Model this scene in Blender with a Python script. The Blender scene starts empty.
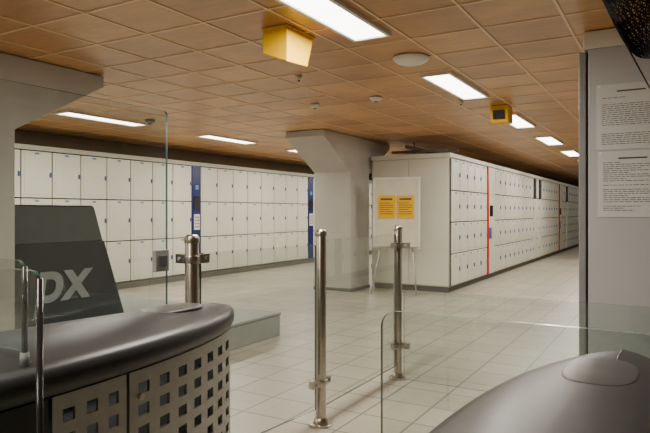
import bpy, bmesh, math, random, bisect
from mathutils import Vector, Matrix
random.seed(4)
S=bpy.context.scene
COL=S.collection
# ------------------------------------------------------------ materials
def newmat(name):
    m=bpy.data.materials.new(name); m.use_nodes=True
    nt=m.node_tree; b=nt.nodes['Principled BSDF']
    return m,nt,b
def mat(name,c,rough=.5,metal=0.,var=.06,nscale=6.,bump=0.,spec=.5,emit=None,es=0):
    m,nt,b=newmat(name)
    b.inputs['Roughness'].default_value=rough
    b.inputs['Metallic'].default_value=metal
    b.inputs['Specular IOR Level'].default_value=spec
    tc=nt.nodes.new('ShaderNodeTexCoord')
    n=nt.nodes.new('ShaderNodeTexNoise'); n.inputs['Scale'].default_value=nscale; n.inputs['Detail'].default_value=4
    nt.links.new(tc.outputs['Object'],n.inputs['Vector'])
    r=nt.nodes.new('ShaderNodeValToRGB')
    r.color_ramp.elements[0].position=.3; r.color_ramp.elements[1].position=.7
    r.color_ramp.elements[0].color=[v*(1-var) for v in c]+[1]
    r.color_ramp.elements[1].color=[min(1,v*(1+var)) for v in c]+[1]
    nt.links.new(n.outputs['Fac'],r.inputs['Fac'])
    nt.links.new(r.outputs['Color'],b.inputs['Base Color'])
    if bump:
        bp=nt.nodes.new('ShaderNodeBump'); bp.inputs['Strength'].default_value=bump; bp.inputs['Distance'].default_value=.01
        nt.links.new(n.outputs['Fac'],bp.inputs['Height']); nt.links.new(bp.outputs['Normal'],b.inputs['Normal'])
    if emit:
        b.inputs['Emission Color'].default_value=(*emit,1); b.inputs['Emission Strength'].default_value=es
    return m
def tilemat(name,c1,c2,mortar,w,h,ms,rough,ox=0,oy=0,noise=.25,nsc=1.2,bump=.15,grain=0):
    m,nt,b=newmat(name)
    tc=nt.nodes.new('ShaderNodeTexCoord'); mp=nt.nodes.new('ShaderNodeMapping')
    mp.inputs['Location'].default_value=(ox,oy,0)
    nt.links.new(tc.outputs['Object'],mp.inputs['Vector'])
    br=nt.nodes.new('ShaderNodeTexBrick'); br.offset=0; br.squash=1
    br.inputs['Scale'].default_value=1; br.inputs['Brick Width'].default_value=w; br.inputs['Row Height'].default_value=h
    br.inputs['Mortar Size'].default_value=ms; br.inputs['Mortar Smooth'].default_value=.1
    br.inputs['Color1'].default_value=(*c1,1); br.inputs['Color2'].default_value=(*c2,1); br.inputs['Mortar'].default_value=(*mortar,1)
    nt.links.new(mp.outputs['Vector'],br.inputs['Vector'])
    n=nt.nodes.new('ShaderNodeTexNoise'); n.inputs['Scale'].default_value=nsc; n.inputs['Detail'].default_value=5
    nt.links.new(tc.outputs['Object'],n.inputs['Vector'])
    r=nt.nodes.new('ShaderNodeMapRange'); r.inputs['From Min'].default_value=.3; r.inputs['From Max'].default_value=.7
    r.inputs['To Min'].default_value=1-noise; r.inputs['To Max'].default_value=1
    nt.links.new(n.outputs['Fac'],r.inputs['Value'])
    mx=nt.nodes.new('ShaderNodeMix'); mx.data_type='RGBA'; mx.blend_type='MULTIPLY'; mx.inputs['Factor'].default_value=1
    nt.links.new(br.outputs['Color'],mx.inputs['A']); nt.links.new(r.outputs['Result'],mx.inputs['B'])
    out=mx.outputs['Result']
    if grain:
        mg=nt.nodes.new('ShaderNodeMapping'); mg.inputs['Scale'].default_value=(2.2,16,1)
        nt.links.new(tc.outputs['Object'],mg.inputs['Vector'])
        n2=nt.nodes.new('ShaderNodeTexNoise'); n2.inputs['Scale'].default_value=1.3; n2.inputs['Detail'].default_value=6; n2.inputs['Distortion'].default_value=1.2
        nt.links.new(mg.outputs['Vector'],n2.inputs['Vector'])
        r2=nt.nodes.new('ShaderNodeMapRange'); r2.inputs['From Min'].default_value=.35; r2.inputs['From Max'].default_value=.65
        r2.inputs['To Min'].default_value=1-grain; r2.inputs['To Max'].default_value=1
        nt.links.new(n2.outputs['Fac'],r2.inputs['Value'])
        m3=nt.nodes.new('ShaderNodeMix'); m3.data_type='RGBA'; m3.blend_type='MULTIPLY'; m3.inputs['Factor'].default_value=1
        nt.links.new(out,m3.inputs['A']); nt.links.new(r2.outputs['Result'],m3.inputs['B']); out=m3.outputs['Result']
    nt.links.new(out,b.inputs['Base Color'])
    b.inputs['Roughness'].default_value=rough
    bp=nt.nodes.new('ShaderNodeBump'); bp.inputs['Strength'].default_value=bump; bp.inputs['Distance'].default_value=.004; bp.invert=True
    nt.links.new(br.outputs['Fac'],bp.inputs['Height']); nt.links.new(bp.outputs['Normal'],b.inputs['Normal'])
    return m
def glassmat(name,tint,ior=1.5,add=.05):
    m=bpy.data.materials.new(name); m.use_nodes=True; nt=m.node_tree; nt.nodes.clear()
    o=nt.nodes.new('ShaderNodeOutputMaterial'); t=nt.nodes.new('ShaderNodeBsdfTransparent'); t.inputs['Color'].default_value=(*tint,1)
    g=nt.nodes.new('ShaderNodeBsdfGlossy'); g.inputs['Roughness'].default_value=.015; g.inputs['Color'].default_value=(.95,.97,.96,1)
    f=nt.nodes.new('ShaderNodeFresnel'); f.inputs['IOR'].default_value=ior
    ge=nt.nodes.new('ShaderNodeNewGeometry')
    n=nt.nodes.new('ShaderNodeTexNoise'); n.inputs['Scale'].default_value=2
    mu=nt.nodes.new('ShaderNodeMath'); mu.operation='MULTIPLY_ADD'; mu.inputs[1].default_value=add
    nt.links.new(n.outputs['Fac'],mu.inputs[0]); nt.links.new(f.outputs['Fac'],mu.inputs[2])
    inv=nt.nodes.new('ShaderNodeMath'); inv.operation='SUBTRACT'; inv.inputs[0].default_value=1
    nt.links.new(ge.outputs['Backfacing'],inv.inputs[1])
    m2=nt.nodes.new('ShaderNodeMath'); m2.operation='MULTIPLY'
    nt.links.new(mu.outputs[0],m2.inputs[0]); nt.links.new(inv.outputs[0],m2.inputs[1])
    mix=nt.nodes.new('ShaderNodeMixShader')
    nt.links.new(m2.outputs[0],mix.inputs[0]); nt.links.new(t.outputs[0],mix.inputs[1]); nt.links.new(g.outputs[0],mix.inputs[2])
    nt.links.new(mix.outputs[0],o.inputs[0]); return m

M={}
M['ceil']=tilemat('ceiling_panels',(.74,.40,.155),(.55,.27,.095),(.4,.22,.1),.6,.6,.004,.36,ox=.10,oy=.1,noise=.36,nsc=1.3,grain=.16)
M['floor']=tilemat('floor_tiles',(.44,.40,.325),(.375,.34,.272),(.15,.13,.105),.4,.4,.008,.36,noise=.28,nsc=.9)
M['door']=mat('locker_enamel',(.64,.625,.535),.38,var=.03,nscale=3)
M['frame']=mat('locker_frame',(.47,.45,.38),.45,var=.04)
M['gap']=mat('dark_gap',(.03,.028,.025),.8)
M['blue']=mat('blue_enamel',(.006,.015,.10),.35)
M['lock']=mat('lock_plastic',(.06,.10,.24),.4)
M['label']=mat('number_label',(.10,.25,.42),.5)
M['red']=mat('red_strip',(.5,.01,.01),.4)
M['plinth']=mat('plinth_grey',(.12,.115,.10),.6)
M['conc']=mat('painted_concrete',(.44,.42,.38),.65,var=.07,nscale=2,bump=.1)
M['wall']=mat('brown_wall',(.17,.12,.07),.7,var=.1,nscale=2)
M['wall2']=mat('plain_wall',(.42,.38,.32),.7,var=.05,nscale=2)
M['grey']=mat('grey_enamel',(.43,.43,.44),.42,var=.04,nscale=2)
M['greyd']=mat('grey_flange',(.22,.22,.22),.45)
M['steel']=mat('brushed_steel',(.48,.44,.38),.28,metal=1,var=.08,nscale=30)
M['perf']=mat('perforated_steel',(.33,.32,.30),.40,metal=.8,var=.06,nscale=20)
M['black']=mat('charcoal_plastic',(.026,.026,.028),.36,var=.12,nscale=8,spec=.4)
M['dark']=mat('black_cavity',(.012,.012,.012),.7)
M['rdr']=mat('reader_plastic',(.065,.064,.065),.32,var=.08)
M['mach']=mat('slate_panel',(.035,.042,.047),.4)
M['mach2']=mat('slate_panel_light',(.09,.10,.10),.4)
M['letter']=mat('pale_lettering',(.26,.28,.28),.5)
M['curb']=mat('platform_grey',(.24,.25,.23),.5)
M['yellow']=mat('yellow_housing',(.72,.40,.0),.5,var=.03,spec=.25)
M['white']=mat('white_plastic',(.7,.68,.62),.45)
M['cream']=mat('cream_board',(.66,.62,.48),.5)
M['orange']=mat('orange_poster',(.80,.44,.0),.5,var=.02,spec=.25)
M['paper']=mat('notice_paper',(.58,.57,.56),.6,var=.03)
M['ink']=mat('printed_ink',(.08,.08,.08),.7)
M['net']=mat('black_netting',(.012,.012,.012),.7)
M['tbar']=mat('ceiling_t_bar',(.72,.52,.32),.4)
M['lamp']=mat('lamp_diffuser',(.9,.9,.85),.4,emit=(1,.96,.88),es=10)
M['lens']=mat('dark_lens',(.02,.02,.022),.1)
M['glass']=glassmat('clear_glass',(.93,.955,.945),1.65,.07)
M['gedge']=mat('glass_edge_green',(.05,.09,.08),.15)
M['gedgel']=mat('glass_edge_pale',(.22,.30,.27),.15)

# ------------------------------------------------------------ mesh builder
class MB:
    def __init__(s): s.bm=bmesh.new(); s.ms=[]
    def mi(s,k):
        if k not in s.ms: s.ms.append(k)
        return s.ms.index(k)
    def face(s,pts,k):
        vs=[s.bm.verts.new(p) for p in pts]
        f=s.bm.faces.new(vs); f.material_index=s.mi(k); return f
    def box(s,x0,x1,y0,y1,z0,z1,k):
        s.hexa([(x0,y0,z0),(x1,y0,z0),(x1,y1,z0),(x0,y1,z0)],[(x0,y0,z1),(x1,y0,z1),(x1,y1,z1),(x0,y1,z1)],k)
    def hexa(s,b,t,k):
        vb=[s.bm.verts.new(p) for p in b]; vt=[s.bm.verts.new(p) for p in t]; n=len(b); i=s.mi(k)
        fs=[s.bm.faces.new(vb[::-1]),s.bm.faces.new(vt)]
        for a in range(n): fs.append(s.bm.faces.new([vb[a],vb[(a+1)%n],vt[(a+1)%n],vt[a]]))
        for f in fs: f.material_index=i
        return fs
    def cyl(s,p0,p1,r,k,r1=None,n=20,smooth=True):
        p0=Vector(p0);p1=Vector(p1); r1=r if r1 is None else r1
        d=(p1-p0).normalized(); q=d.to_track_quat('Z','Y')
        b=[p0+q@Vector((r*math.cos(a*2*math.pi/n),r*math.sin(a*2*math.pi/n),0)) for a in range(n)]
        t=[p1+q@Vector((r1*math.cos(a*2*math.pi/n),r1*math.sin(a*2*math.pi/n),0)) for a in range(n)]
        fs=s.hexa(b,t,k)
        if smooth:
            for f in fs[2:]: f.smooth=True
    def loft(s,rings,k,cap=True,smooth=True):
        i=s.mi(k); R=[[s.bm.verts.new(p) for p in r] for r in rings]; n=len(rings[0])
        for a in range(len(R)-1):
            for b in range(n):
                f=s.bm.faces.new([R[a][b],R[a][(b+1)%n],R[a+1][(b+1)%n],R[a+1][b]]); f.material_index=i; f.smooth=smooth
        if cap:
            f=s.bm.faces.new(R[0][::-1]); f.material_index=i
            f=s.bm.faces.new(R[-1]); f.material_index=i
    def done(s,name,org=None,bevel=0,parent=None,seg=2,recalc=True):
        if recalc: bmesh.ops.recalc_face_normals(s.bm,faces=s.bm.faces)
        if org is None:
            xs=[v.co for v in s.bm.verts]
            org=((min(v.x for v in xs)+max(v.x for v in xs))/2,(min(v.y for v in xs)+max(v.y for v in xs))/2,min(v.z for v in xs))
        bmesh.ops.translate(s.bm,verts=s.bm.verts,vec=-Vector(org))
        me=bpy.data.meshes.new(name); s.bm.to_mesh(me); s.bm.free()
        for k in s.ms: me.materials.append(M[k])
        o=bpy.data.objects.new(name,me); COL.objects.link(o); o.location=org
        if bevel:
            b=o.modifiers.new('bevel','BEVEL'); b.width=bevel; b.segments=seg; b.limit_method='ANGLE'; b.angle_limit=math.radians(40)
        if parent:
            o.parent=parent; o.matrix_parent_inverse=Matrix.Translation(-parent.location)
        return o
def empty(name,loc=(0,0,0)):
    e=bpy.data.objects.new(name,None); COL.objects.link(e); e.location=loc; e.empty_display_size=.1; return e
def inst(o,name,loc):
    c=o.copy(); c.name=name; c.location=loc; COL.objects.link(c); return c

H=2.95
# ------------------------------------------------------------ shell
XL,XR,Y0,Y1=-9.95,2.65,-4.0,40.0
b=MB(); b.box(XL,XR,Y0,Y1,-.1,0,'floor'); b.done('floor',org=(0,0,0))
b=MB(); b.box(XL,XR,Y0,Y1,H,H+.1,'ceil'); b.done('ceiling',org=(0,0,H))
b=MB(); b.box(XL-.15,XL,Y0,Y1,-.1,H+.1,'wall'); b.done('wall_left')
b=MB(); b.box(XR,XR+.15,Y0,Y1,-.1,H+.1,'wall'); b.done('wall_right')
b=MB(); b.box(XL-.15,XR+.15,Y1,Y1+.15,-.1,H+.1,'wall'); b.done('wall_back')
b=MB(); b.box(XL-.15,XR+.15,Y0-.15,Y0,-.1,H+.1,'wall2'); b.done('wall_front')
b=MB()
x=-.10-.6*16
while x<XR-.1:
    if x>XL+.05: b.box(x-.010,x+.010,Y0+.01,Y1-.01,H-.006,H,'tbar')
    x+=.6
y=-.1-.6*6
while y<Y1:
    b.box(XL+.01,XR-.01,y-.010,y+.010,H-.0055,H,'tbar'); y+=.6
b.done('trim_ceiling_grid')

# ------------------------------------------------------------ ceiling lights
b=MB()
b.box(-.17,.17,-.75,-.72,-.03,0,'white');b.box(-.17,.17,.72,.75,-.03,0,'white')
b.box(-.17,-.14,-.72,.72,-.03,0,'white');b.box(.14,.17,-.72,.72,-.03,0,'white')
b.box(-.14,.14,-.72,.72,-.018,0,'lamp')
f0=b.done('ceiling_light',org=(0,0,0))
locs=[]
for k in range(-2,11): locs.append((-2.14,3.72+3*k))
for k in range(-2,10): locs.append((-7.6,3.3+3*k))
first=True
for (x,y) in locs:
    if y<Y0+1: continue
    if first: f0.location=(x,y,H); fo=f0; first=False
    else: fo=inst(f0,'ceiling_light',(x,y,H))
    if y<20:
        L=bpy.data.lights.new('tube_glow','AREA'); L.shape='RECTANGLE'; L.size=.27; L.size_y=1.42; L.energy=76; L.color=(1,.945,.82)
        lo=bpy.data.objects.new('tube_glow',L); COL.objects.link(lo); lo.parent=fo; lo.location=(0,0,-.035)

# ------------------------------------------------------------ lockers
def lock_door(b,y0,y1,z0,z1,xf,sgn):
    g=.010
    xa,xb=sorted((xf,xf+sgn*.022))
    b.box(xa,xb,y0+g,y1-g,z0+g,z1-g,'door')
    xa,xb=sorted((xf+sgn*.020,xf+sgn*.028))
    b.box(xa,xb,y0+.06,y1-.06,z0+.06,z1-.06,'door')
    zc=(z0+z1)/2
    yl=y1-.04 if sgn>0 else y0+.04
    xa,xb=sorted((xf+sgn*.021,xf+sgn*.045))
    b.box(xa,xb,yl-.018,yl+.018,zc-.04,zc+.04,'lock')
    xa,xb=sorted((xf+sgn*.021,xf+sgn*.030))
    b.box(xa,xb,(y0+y1)/2-.04,(y0+y1)/2+.04,z1-.062,z1-.028,'label')
def bank(sgn):
    b=MB(); W=.5775; L=4.92
    xa,xb=sorted((0,-sgn*.58))
    b.box(xa,xb,0,L,.0,.12,'plinth')
    b.box(min(sgn*-.58,-sgn*.02),max(sgn*-.58,-sgn*.02),0,L,.12,2.6,'frame')
    xa,xb=sorted((-sgn*.02,-sgn*.001)); b.box(xa,xb,.0,8*W,.14,2.54,'gap')
    xa,xb=sorted((-sgn*.02,sgn*.02)); b.box(xa,xb,0,L,2.54,2.62,'frame')
    rh=(2.53-.14)/3
    for c in range(8):
        for r in range(3): lock_door(b,c*W,(c+1)*W,.14+r*rh,.14+(r+1)*rh,0,sgn)
    y0,y1=8*W+.01,L-.01
    xa,xb=sorted((-sgn*.02,sgn*.03)); b.box(xa,xb,y0,y1,.14,2.53,'blue')
    xa,xb=sorted((sgn*.03,sgn*.045)); b.box(xa,xb,y0+.05,y1-.05,1.55,1.85,'lens')
    b.box(xa,xb,y0+.05,y1-.05,1.1,1.45,'white'); b.box(xa,xb,y0+.09,y1-.09,2.0,2.1,'label')
    xa,xb=sorted((sgn*.045,sgn*.052))
    for i in range(3):
        for j in range(4): b.box(xa,xb,y0+.075+i*.05,y0+.105+i*.05,1.15+j*.07,1.19+j*.07,'plinth')
    return b
XF=-9.28
o=bank(1).done('locker_bank',org=(0,0,0),bevel=.004,seg=1); o.location=(XF,.52,0)
for k in range(1,7): inst(o,'locker_bank',(XF,.52+4.92*k,0))
o=bank(-1).done('locker_bank',org=(0,0,0),bevel=.004,seg=1); o.location=(2.0,6.6,0)
for k in range(1,4): inst(o,'locker_bank',(2.0,6.6+4.92*k,0))

b=MB(); xa,xb=-5.17,-3.57; ya,yb=10.77,34.0
b.box(xa+.04,xb-.04,ya+.03,yb,0,.10,'plinth')
b.box(xa+.02,xb-.02,ya,yb,.10,2.58,'frame')
b.box(xa-.01,xb+.01,ya-.012,yb,2.52,2.60,'door')
b.box(xa+.03,xa+.78,ya-.012,ya,.12,2.5,'door'); b.box(xa+.79,xb-.03,ya-.012,ya,.12,2.5,'door')
for xx,s in ((xb,1),(xa,-1)):
    x0,x1=sorted((xx-s*.02,xx-s*.001)); b.box(x0,x1,ya+.04,yb,.12,2.5,'gap')
    y=ya+.04; c=0; rh=(2.5-.12)/4
    while y<yb-.5:
        if c in (5,22,39):
            x0,x1=sorted((xx,xx+s*.05)); b.box(x0,x1,y,y+.07,.12,2.5,'red'); y+=.08
            x0,x1=sorted((xx,xx+s*.02)); b.box(x0,x1,y,y+.6,.12,2.5,'door')
            x0,x1=sorted((xx+s*.02,xx+s*.03)); b.box(x0,x1,y+.15,y+.4,1.4,1.65,'lens'); b.box(x0,x1,y+.1,y+.3,.9,1.15,'lock')
            y+=.61
        elif c in (14,15,24,34):
            x0,x1=sorted((xx,xx+s*.05)); b.box(x0,x1,y+.01,y+.3,1.9,2.48,'dark'); b.box(x0,x1,y+.01,y+.3,.13,1.88,'door'); y+=.31
        for r in range(4): lock_door(b,y,y+.49,.12+r*rh,.12+(r+1)*rh,xx,s)
        y+=.49; c+=1
b.done('locker_island',bevel=.004,seg=1)

# ------------------------------------------------------------ haunched columns
def column(y0,name):
    b=MB(); x0,x1=-6.04,-5.24; y1=y0+.8; zt=2.26; e=H-.12
    prof=[(y0,0),(y1,0),(y1,zt),(y1+1.0,e),(y1+1.0,H-.008),(y0-1.0,H-.008),(y0-1.0,e),(y0,zt)]
    A=[(x0,p[0],p[1]) for p in prof]; B=[(x1,p[0],p[1]) for p in prof]
    b.hexa(A,B,'conc')
    b.box(x0-.012,x1+.012,y0-.015,y1+.015,0,.06,'plinth')
    b.done(name,bevel=.01)
for yy in (2.55,10.0,17.45,24.9): column(yy,'concrete_column')

# ------------------------------------------------------------ right grey pillar + notices
b=MB()
b.box(-.585,.55,5.2,6.1,0,2.80,'grey'); b.box(-.62,.57,5.2,6.12,2.80,H-.008,'white')
b.box(-.600,-.585,5.22,6.1,0,2.78,'dark'); b.box(-.655,-.600,5.2,6.1,.0,2.78,'greyd')
b.done('grey_pillar_cabinet',bevel=.01)
def notice(x0,x1,z0,z1,y,name,seed):
    b=MB(); b.box(x0,x1,y-.004,y,z0,z1,'paper')
    rnd=random.Random(seed); z=z1-.05
    b.box((x0+x1)/2-.1,(x0+x1)/2+.1,y-.0055,y-.004,z-.012,z,'ink'); z-=.035
    while z>z0+.04:
        if rnd.random()<.15: z-=.018; continue
        l=(x1-x0-.08)*(1 if rnd.random()<.75 else rnd.uniform(.3,.8)); x=x0+.04
        end=x+l
        while x<end-.01:
            w=rnd.uniform(.015,.05); b.box(x,min(x+w,end),y-.0052,y-.004,z-.0045,z,'ink'); x+=w+.008
        z-=.016
    for cx in (x0+.02,x1-.02):
        b.box(cx-.012,cx+.012,y-.006,y-.004,z1-.02,z1,'white')
    b.done(name)
notice(-.525,-.03,1.99,2.50,5.199,'notice_sheet',1)
notice(-.515,-.02,1.46,1.975,5.199,'notice_sheet',2)

# netting
b=MB(); nx,nz=44,20
vs={}
for i in range(nx+1):
    for j in range(nz+1):
        u=i/nx; v=j/nz
        x=-.34+.9*u; depth=.22+.42*min(1,u/.28)**.8+.05*math.sin(u*16)
        z=H-.012-depth*v; y=3.95+.06*math.sin(u*27+v*3)+.05*math.sin(v*9+u*5)
        vs[i,j]=b.bm.verts.new((x+.02*math.sin(v*7),y,z))
k=b.mi('net')
for i in range(nx):
    for j in range(nz):
        if (i+j)%2==0:
            b.bm.faces.new([vs[i,j],vs[i+1,j],vs[i+1,j+1]]); b.bm.faces.new([vs[i,j],vs[i+1,j+1],vs[i,j+1]])
        else:
            b.bm.faces.new([vs[i,j],vs[i+1,j],vs[i,j+1]]); b.bm.faces.new([vs[i+1,j],vs[i+1,j+1],vs[i,j+1]])
o=b.done('hanging_black_net'); w=o.modifiers.new('wire','WIREFRAME'); w.thickness=.011

# ------------------------------------------------------------ yellow housings
b=MB(); x0,x1,y0,y1=-2.80,-2.57,3.85,4.25; t=H-.006
b.hexa([(x0,y0,2.75),(x1,y0,2.66),(x1,y1-.10,2.68),(x0,y1-.10,2.77)],[(x0,y0,t),(x1,y0,t),(x1,y1,t),(x0,y1,t)],'yellow')
b.box(x0-.01,x1+.01,y0-.01,y1+.01,t-.012,t+.003,'yellow')
b.done('yellow_camera_housing',bevel=.006)
b=MB(); x0,x1,y0,y1=-2.16,-1.92,8.2,8.5
b.hexa([(x0,y0+.05,2.72),(x1,y0+.05,2.72),(x1,y1,2.72),(x0,y1,2.72)],[(x0,y0,t),(x1,y0,t),(x1,y1,t),(x0,y1,t)],'yellow')
b.hexa([(x0+.04,y0+.02,2.76),(x1-.04,y0+.02,2.76),(x1-.04,y0+.06,2.76),(x0+.04,y0+.06,2.76)],[(x0+.04,y0-.012,2.88),(x1-.04,y0-.012,2.88),(x1-.04,y0+.03,2.88),(x0+.04,y0+.03,2.88)],'lens')
b.done('yellow_camera_housing',bevel=.006)
def P(px,py,z):
    d=(z-1.5)*600/(212-py); u=(px-325)/600; r=u*d
    c,s=math.cos(math.radians(30.1)),math.sin(math.radians(30.1))
    return (r*c-d*s, r*s+d*c)
def disc(px,py,rad,dep,name,k='white',k2=None):
    x,y=P(px,py,H); b=MB(); rings=[]
    for rr,zz in ((1,0),(1,-.15),(.93,-.4),(.75,-.7),(.45,-.93),(.1,-1)):
        rings.append([(x+rad*rr*math.cos(a*math.pi/14),y+rad*rr*math.sin(a*math.pi/14),H-.006+zz*dep) for a in range(28)])
    b.loft(rings,k)
    if k2: b.cyl((x,y,H-.006-dep*1.25),(x,y,H-.006-dep*.9),rad*.3,k2)
    b.done(name)
disc(411,57,.17,.07,'ceiling_speaker')
disc(376,97,.08,.05,'smoke_detector','white','greyd')
disc(315,104,.06,.05,'smoke_detector','white','greyd')
disc(150,120,.08,.05,'smoke_detector','greyd','dark')
disc(299,75,.035,.05,'sprinkler_head','steel','dark')
disc(461,100,.035,.05,'sprinkler_head','steel','dark')

# ------------------------------------------------------------ fence: posts + glass panes
XG=-2.15
PC=(-2.29,2.49); PA=(XG,3.65); PB=(XG,5.02)
fence=empty('glass_barrier_fence',(XG,3.65,0))
def post(x,y,name,clz,dirs):
    R=.038
    b=MB(); b.cyl((x,y,0),(x,y,.012),.085,'steel',n=28); b.cyl((x,y,.012),(x,y,.05),.058,'steel',r1=R+.004)
    b.cyl((x,y,.0),(x,y,1.33),R,'steel',n=28); b.cyl((x,y,1.33),(x,y,1.362),R+.005,'steel',r1=R+.003,n=28); b.cyl((x,y,1.362),(x,y,1.376),R+.002,'steel',r1=R-.01,n=28)
    b.cyl((x,y,1.318),(x,y,1.330),R-.004,'greyd',n=28)
    for z in clz:
        b.cyl((x,y,z-.02),(x,y,z+.02),R+.006,'steel',n=28)
        for dx,dy in dirs:
            d=Vector((dx,dy,0)).normalized(); n=Vector((-d.y,d.x,0)); c=Vector((x,y,z))
            a=[c+d*s+n*w+Vector((0,0,-.026)) for s,w in ((R-.005,-.02),(R+.075,-.02),(R+.075,.02),(R-.005,.02))]
            b.hexa(a,[p+Vector((0,0,.052)) for p in a],'steel')
            b.cyl(c+d*(R+.045)-n*.026,c+d*(R+.045)+n*.026,.012,'greyd',n=12)
    b.done(name,bevel=.002,parent=fence)
dCA=(PA[0]-PC[0],PA[1]-PC[1])
post(*PC,'steel_post_1',(.3,1.24),(dCA,(-1,.1))); post(*PA,'steel_post_2',(.3,),((-dCA[0],-dCA[1]),(0,1))); post(*PB,'steel_post_3',(.3,1.2),((0,-1),(1,0)))
def gpanel(name,corners_dir,org,L,z0,z1,t=.012,rad=.06,edge='gedge',rl=True,rr=True,parent=None):
    d=Vector((*corners_dir[:2],0)).normalized(); n=Vector((-d.y,d.x,0)); o=Vector(org)
    pts=[(0,z0),(L,z0)]
    if rr: pts+= [(L-rad+rad*math.cos(a),z1-rad+rad*math.sin(a)) for a in [i*math.pi/16 for i in range(9)]]
    else: pts.append((L,z1))
    if rl: pts+= [(rad-rad*math.sin(a),z1-rad+rad*math.cos(a)) for a in [i*math.pi/16 for i in range(9)]]
    else: pts.append((0,z1))
    A=[o+d*p[0]+Vector((0,0,p[1]))-n*t/2 for p in pts]; B=[o+d*p[0]+Vector((0,0,p[1]))+n*t/2 for p in pts]
    b=MB(); fs=b.hexa(A,B,'glass'); i=b.mi(edge)
    for f in fs[2:]: f.material_index=i
    return b.done(name,parent=parent)
dl=math.hypot(*dCA)
gpanel('glass_pane_1',dCA,(PC[0]+dCA[0]/dl*.06,PC[1]+dCA[1]/dl*.06,0),dl-.12,.12,1.27,rad=.02,parent=fence,t=.016)
gpanel('glass_pane_2',(0,1),(XG,3.65+.06,0),1.25,.12,1.30,rad=.02,parent=fence,t=.016)
gpanel('glass_pane_3',(1,0),(XG+.06,5.02,0),2.9,.0,.80,rad=.03,parent=fence)
gpanel('tall_glass_panel',(0,1),(-2.49,-.6,0),3.1,.0,2.07,rad=.02,t=.014)
gpanel('glass_gate_flap',(1,0),(-1.26,2.74,0),1.95,.0,1.01,rad=.08,edge='gedgel',t=.022)
for (x,y,L,z) in ((-1.49,1.02,.9,1.34),(-1.80,1.18,.58,1.345)):
    g=gpanel('glass_gate_screen',(-1,0),(x,y,0),L,1.055 if x<-1.7 else .0,z,rad=.03)
    b=MB(); zb=0 if x>-1.7 else 1.0
    b.cyl((x+.004,y,zb),(x+.004,y,z-.02),.009,'lens'); b.cyl((x+.004,y,zb),(x+.004,y,zb+.05),.014,'greyd')
    b.done('edge_rod',parent=g)
b=MB(); b.box(-2.48,-2.45,2.38,2.48,1.17,1.29,'greyd'); b.box(-2.45,-2.442,2.40,2.46,1.20,1.26,'rdr'); b.done('glass_lock_box',bevel=.004)

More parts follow.
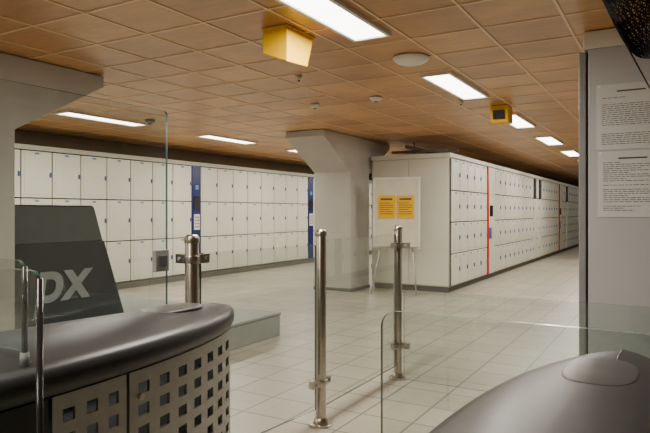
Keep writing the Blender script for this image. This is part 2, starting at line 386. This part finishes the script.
# ------------------------------------------------------------ gates
YC=1.15
def hw(Y,W,YLn):
    if Y<=YC: return W
    t=min(1,(Y-YC)/YLn); return W*max(0,(1-t**2.4))**.75
def gate(ax,name,W=.31,rx=0,ry=2.0,YLn=1.3):
    def outline(off=0,scale=1):
        Ys=[-.6,0,.5,.9]+[YC+YLn*math.sin(i/22*math.pi/2) for i in range(0,23)]
        pts=[Vector((hw(Y,W,YLn),Y)) for Y in Ys]
        left=[Vector((-p.x,p.y)) for p in pts[:-1]][::-1]
        allp=pts+left
        cy=.9; out=[]
        n=len(allp)
        for i,p in enumerate(allp):
            a=allp[i-1]; q=allp[(i+1)%n]; tdir=(q-a).normalized(); nn=Vector((tdir.y,-tdir.x))
            p2=p+nn*off
            if scale!=1: p2=Vector((p2.x*scale,cy+(p2.y-cy)*(1-(1-scale)*.35)))
            out.append((ax+p2.x,p2.y))
        return out
    e=empty(name,(ax,.9,0))
    def ch(b,n): return b.done(n,parent=e)
    b=MB()
    b.loft([[(x,y,z) for x,y in outline(o,1)] for o,z in ((-.05,0),(-.05,.06),(-.03,.08),(-.03,.93))],'dark'); ch(b,'core')
    b=MB()
    rs=[(-.02,1,.895),(.0,1,.90),(.012,1,.925),(.015,1,.95),(.008,1,.98),(-.006,1,.996),(-.02,.95,1.006),(-.02,.8,1.022),(-.02,.55,1.036),(-.02,.25,1.042)]
    b.loft([[(x,y,z) for x,y in outline(o,s)] for o,s,z in rs],'black'); ch(b,'domed_top')
    b=MB()
    rings=[]
    def sq(a,e_): 
        c,s_=math.cos(a),math.sin(a); return (math.copysign(abs(c)**e_,c),math.copysign(abs(s_)**e_,s_))
    for s,z in ((1,1.012),(1,1.030),(.97,1.036),(.92,1.037),(.3,1.039)):
        rings.append([(ax+rx+.10*s*sq(a*math.pi/20,.75)[0],ry+.17*s*sq(a*math.pi/20,.75)[1],z+.006) for a in range(40)])
    b.loft(rings,'rdr'); ch(b,'card_reader')
    for sg,nm in ((1,'a'),(-1,'b')):
        segs=[(-.55,.30,0),(.32,1.235,0),(1.25,1.57,1),(1.585,YC+YLn-.09,2)]
        for si,(ya,yb,kind) in enumerate(segs):
            b=MB()
            N=200; pts=[(sg*hw(ya+(yb-ya)*i/N,W,YLn),ya+(yb-ya)*i/N) for i in range(N+1)]
            cum=[0]
            for i in range(N): cum.append(cum[-1]+math.dist(pts[i],pts[i+1]))
            L=cum[-1]
            def at(s,off=0):
                s=max(0,min(L-1e-6,s))
                i=min(N-1,max(0,bisect.bisect(cum,s)-1)); f=(s-cum[i])/(cum[i+1]-cum[i])
                p=Vector(pts[i]).lerp(Vector(pts[i+1]),f); t=(Vector(pts[i+1])-Vector(pts[i])).normalized()
                nn=Vector((t.y,-t.x))*sg
                p=p+nn*off
                return (ax+p.x,p.y)
            z0,z1=.10,.893
            if kind==0:
                ss=[0,L/2,L]; zs=[z0,z1]; hole=lambda a,c:False; k='black'
            else:
                k='perf'
                nc=3 if kind==1 else 7; pitch=(L-.03)/nc; h=pitch*.50
                ss=[0]
                for c in range(nc): 
                    s0=.015+c*pitch+(pitch-h)/2; ss+=[s0,s0+h]
                ss.append(L)
                pz=.085; hz=.045; nr=8; zs=[z0]; zt=z1-.05
                for r in range(nr):
                    zc=zt-hz-(nr-1-r)*pz; zs+=[zc,zc+hz]
                zs.append(z1)
                hole=lambda a,c:(a%2==1 and c%2==1)
            for a in range(len(ss)-1):
                for c in range(len(zs)-1):
                    if hole(a,c): 
                        for s_ in (ss[a],ss[a+1]):
                            p=at(s_,-.004); q=at(s_,-.016)
                            b.face([(*p,zs[c]),(*q,zs[c]),(*q,zs[c+1]),(*p,zs[c+1])],k)
                        for z_ in (zs[c],zs[c+1]):
                            b.face([(*at(ss[a],-.004),z_),(*at(ss[a+1],-.004),z_),(*at(ss[a+1],-.016),z_),(*at(ss[a],-.016),z_)],k)
                        continue
                    p=at(ss[a],-.004); q=at(ss[a+1],-.004)
                    b.face([(*p,zs[c]),(*q,zs[c]),(*q,zs[c+1]),(*p,zs[c+1])],k)
            for s_ in (0,L):
                p=at(s_,-.004); q=at(s_,-.03); b.face([(*p,z0),(*q,z0),(*q,z1),(*p,z1)],k)
            if kind==2: b.cyl((*at(.06,-.006),.79),(*at(.06,.006),.79),.014,'steel',n=14)
            ch(b,'skirt_%s_%d'%(nm,si))
    return e
gate(-2.08,'ticket_gate',.33,0,2.12,1.41); gate(-.15,'ticket_gate',.34,-.03,1.90,1.30)
b=MB(); b.cyl((-1.93,2.78,0),(-1.93,2.78,.10),.05,'greyd',r1=.035); b.cyl((-1.93,2.78,.10),(-1.93,2.78,.14),.035,'steel',r1=.01); b.done('floor_door_stop')

# ------------------------------------------------------------ platform, slanted console
b=MB(); b.box(-7.0,-4.13,3.7,6.04,0,.25,'curb'); b.box(-7.0,-4.12,3.69,6.05,.25,.285,'curb'); b.done('raised_platform',bevel=.01)
e=empty('slanted_scanner_console',(-5.95,4.2,.285))
def slab(b,x0,x1,ya,yat,yb,ybt,z0,z1,k):
    b.hexa([(x0,ya,z0),(x1,ya,z0),(x1,yb,z0),(x0,yb,z0)],[(x0,yat,z1),(x1,yat,z1),(x1,ybt,z1),(x0,ybt,z1)],k)
def ys(z): return 5.03-(5.03-4.6)*(z-.285)/(1.56-.285)
b=MB()
slab(b,-6.4,-5.70,3.45,3.45,ys(.285),ys(1.17),.285,1.17,'mach')
slab(b,-6.38,-5.71,3.46,3.46,ys(1.17)-.01,ys(1.56),1.17,1.56,'mach2')
slab(b,-6.36,-5.72,3.47,3.47,ys(1.5)-.02,ys(1.56)-.02,1.56,1.575,'mach')
b.done('body',bevel=.01,parent=e)
cu=bpy.data.curves.new('letters','FONT'); cu.body='px'; cu.size=.66; cu.extrude=.006; cu.offset=.014
to=bpy.data.objects.new('tmp',cu); COL.objects.link(to)
bpy.context.view_layer.update()
me=bpy.data.meshes.new_from_object(to); bpy.data.objects.remove(to)
me.materials.clear(); me.materials.append(M['letter'])
me.transform(Matrix(((0,0,1,0),(1,.15,0,0),(0,1,0,0),(0,0,0,1))))
lo=bpy.data.objects.new('lettering',me); COL.objects.link(lo)
lo.parent=e; lo.location=(-5.692+5.95,3.84-4.2,.56-.285)

# ------------------------------------------------------------ flip-chart easel
b=MB()
b.box(-.42,.42,-.02,.02,.85,2.12,'cream')
for x0,x1,z0,z1 in ((-.44,.44,2.10,2.14),(-.44,.44,.83,.87),(-.44,-.40,.85,2.12),(.40,.44,.85,2.12)): b.box(x0,x1,-.03,.025,z0,z1,'white')
for (xa_,xb_) in ((-.34,-.015),(.015,.34)):
    b.box(xa_,xb_,-.026,-.02,1.38,1.80,'orange')
    b.box(xa_+.05,xb_-.05,-.0275,-.026,1.72,1.755,'ink')
    for i in range(6): b.box(xa_+.03,xb_-(.04 if i%3 else .1),-.0275,-.026,1.66-i*.04,1.672-i*.04,'ink')
b.box(-.40,.40,-.09,-.02,.85,.865,'steel')
b.cyl((-.30,0.0,.86),(-.42,-.22,0),.013,'steel'); b.cyl((.30,0,.86),(.42,-.22,0),.013,'steel'); b.cyl((0,.03,1.9),(0,.28,0),.013,'steel')
o=b.done('flip_chart_easel',org=(0,0,0),bevel=.003); o.location=(-4.42,10.25,0); o.rotation_euler=(0,0,math.radians(10))

b=MB()
for y,z in ((11.6,2.74),(12.3,2.80)):
    b.cyl((-5.1,y,z),(-3.9,y,z),.03,'greyd')
b.cyl((-4.6,11.2,2.8),(-4.6,20,2.8),.04,'greyd')
for y in (11.6,14,17,19.5): b.cyl((-4.6,y,2.6),(-4.6,y,H-.006),.012,'greyd')
b.done('service_pipes')

# ------------------------------------------------------------ world + camera
w=bpy.data.worlds.new('World'); S.world=w; w.use_nodes=True
w.node_tree.nodes['Background'].inputs['Color'].default_value=(.9,.85,.75,1); w.node_tree.nodes['Background'].inputs['Strength'].default_value=.1
cam=bpy.data.cameras.new('camera'); co=bpy.data.objects.new('camera',cam); COL.objects.link(co)
co.location=(0,0,1.5); co.rotation_euler=(math.radians(90),0,math.radians(30.1))
cam.sensor_width=36; cam.lens=36*600/650; cam.shift_y=-4.5/650; cam.clip_start=.05; cam.clip_end=200
S.camera=co
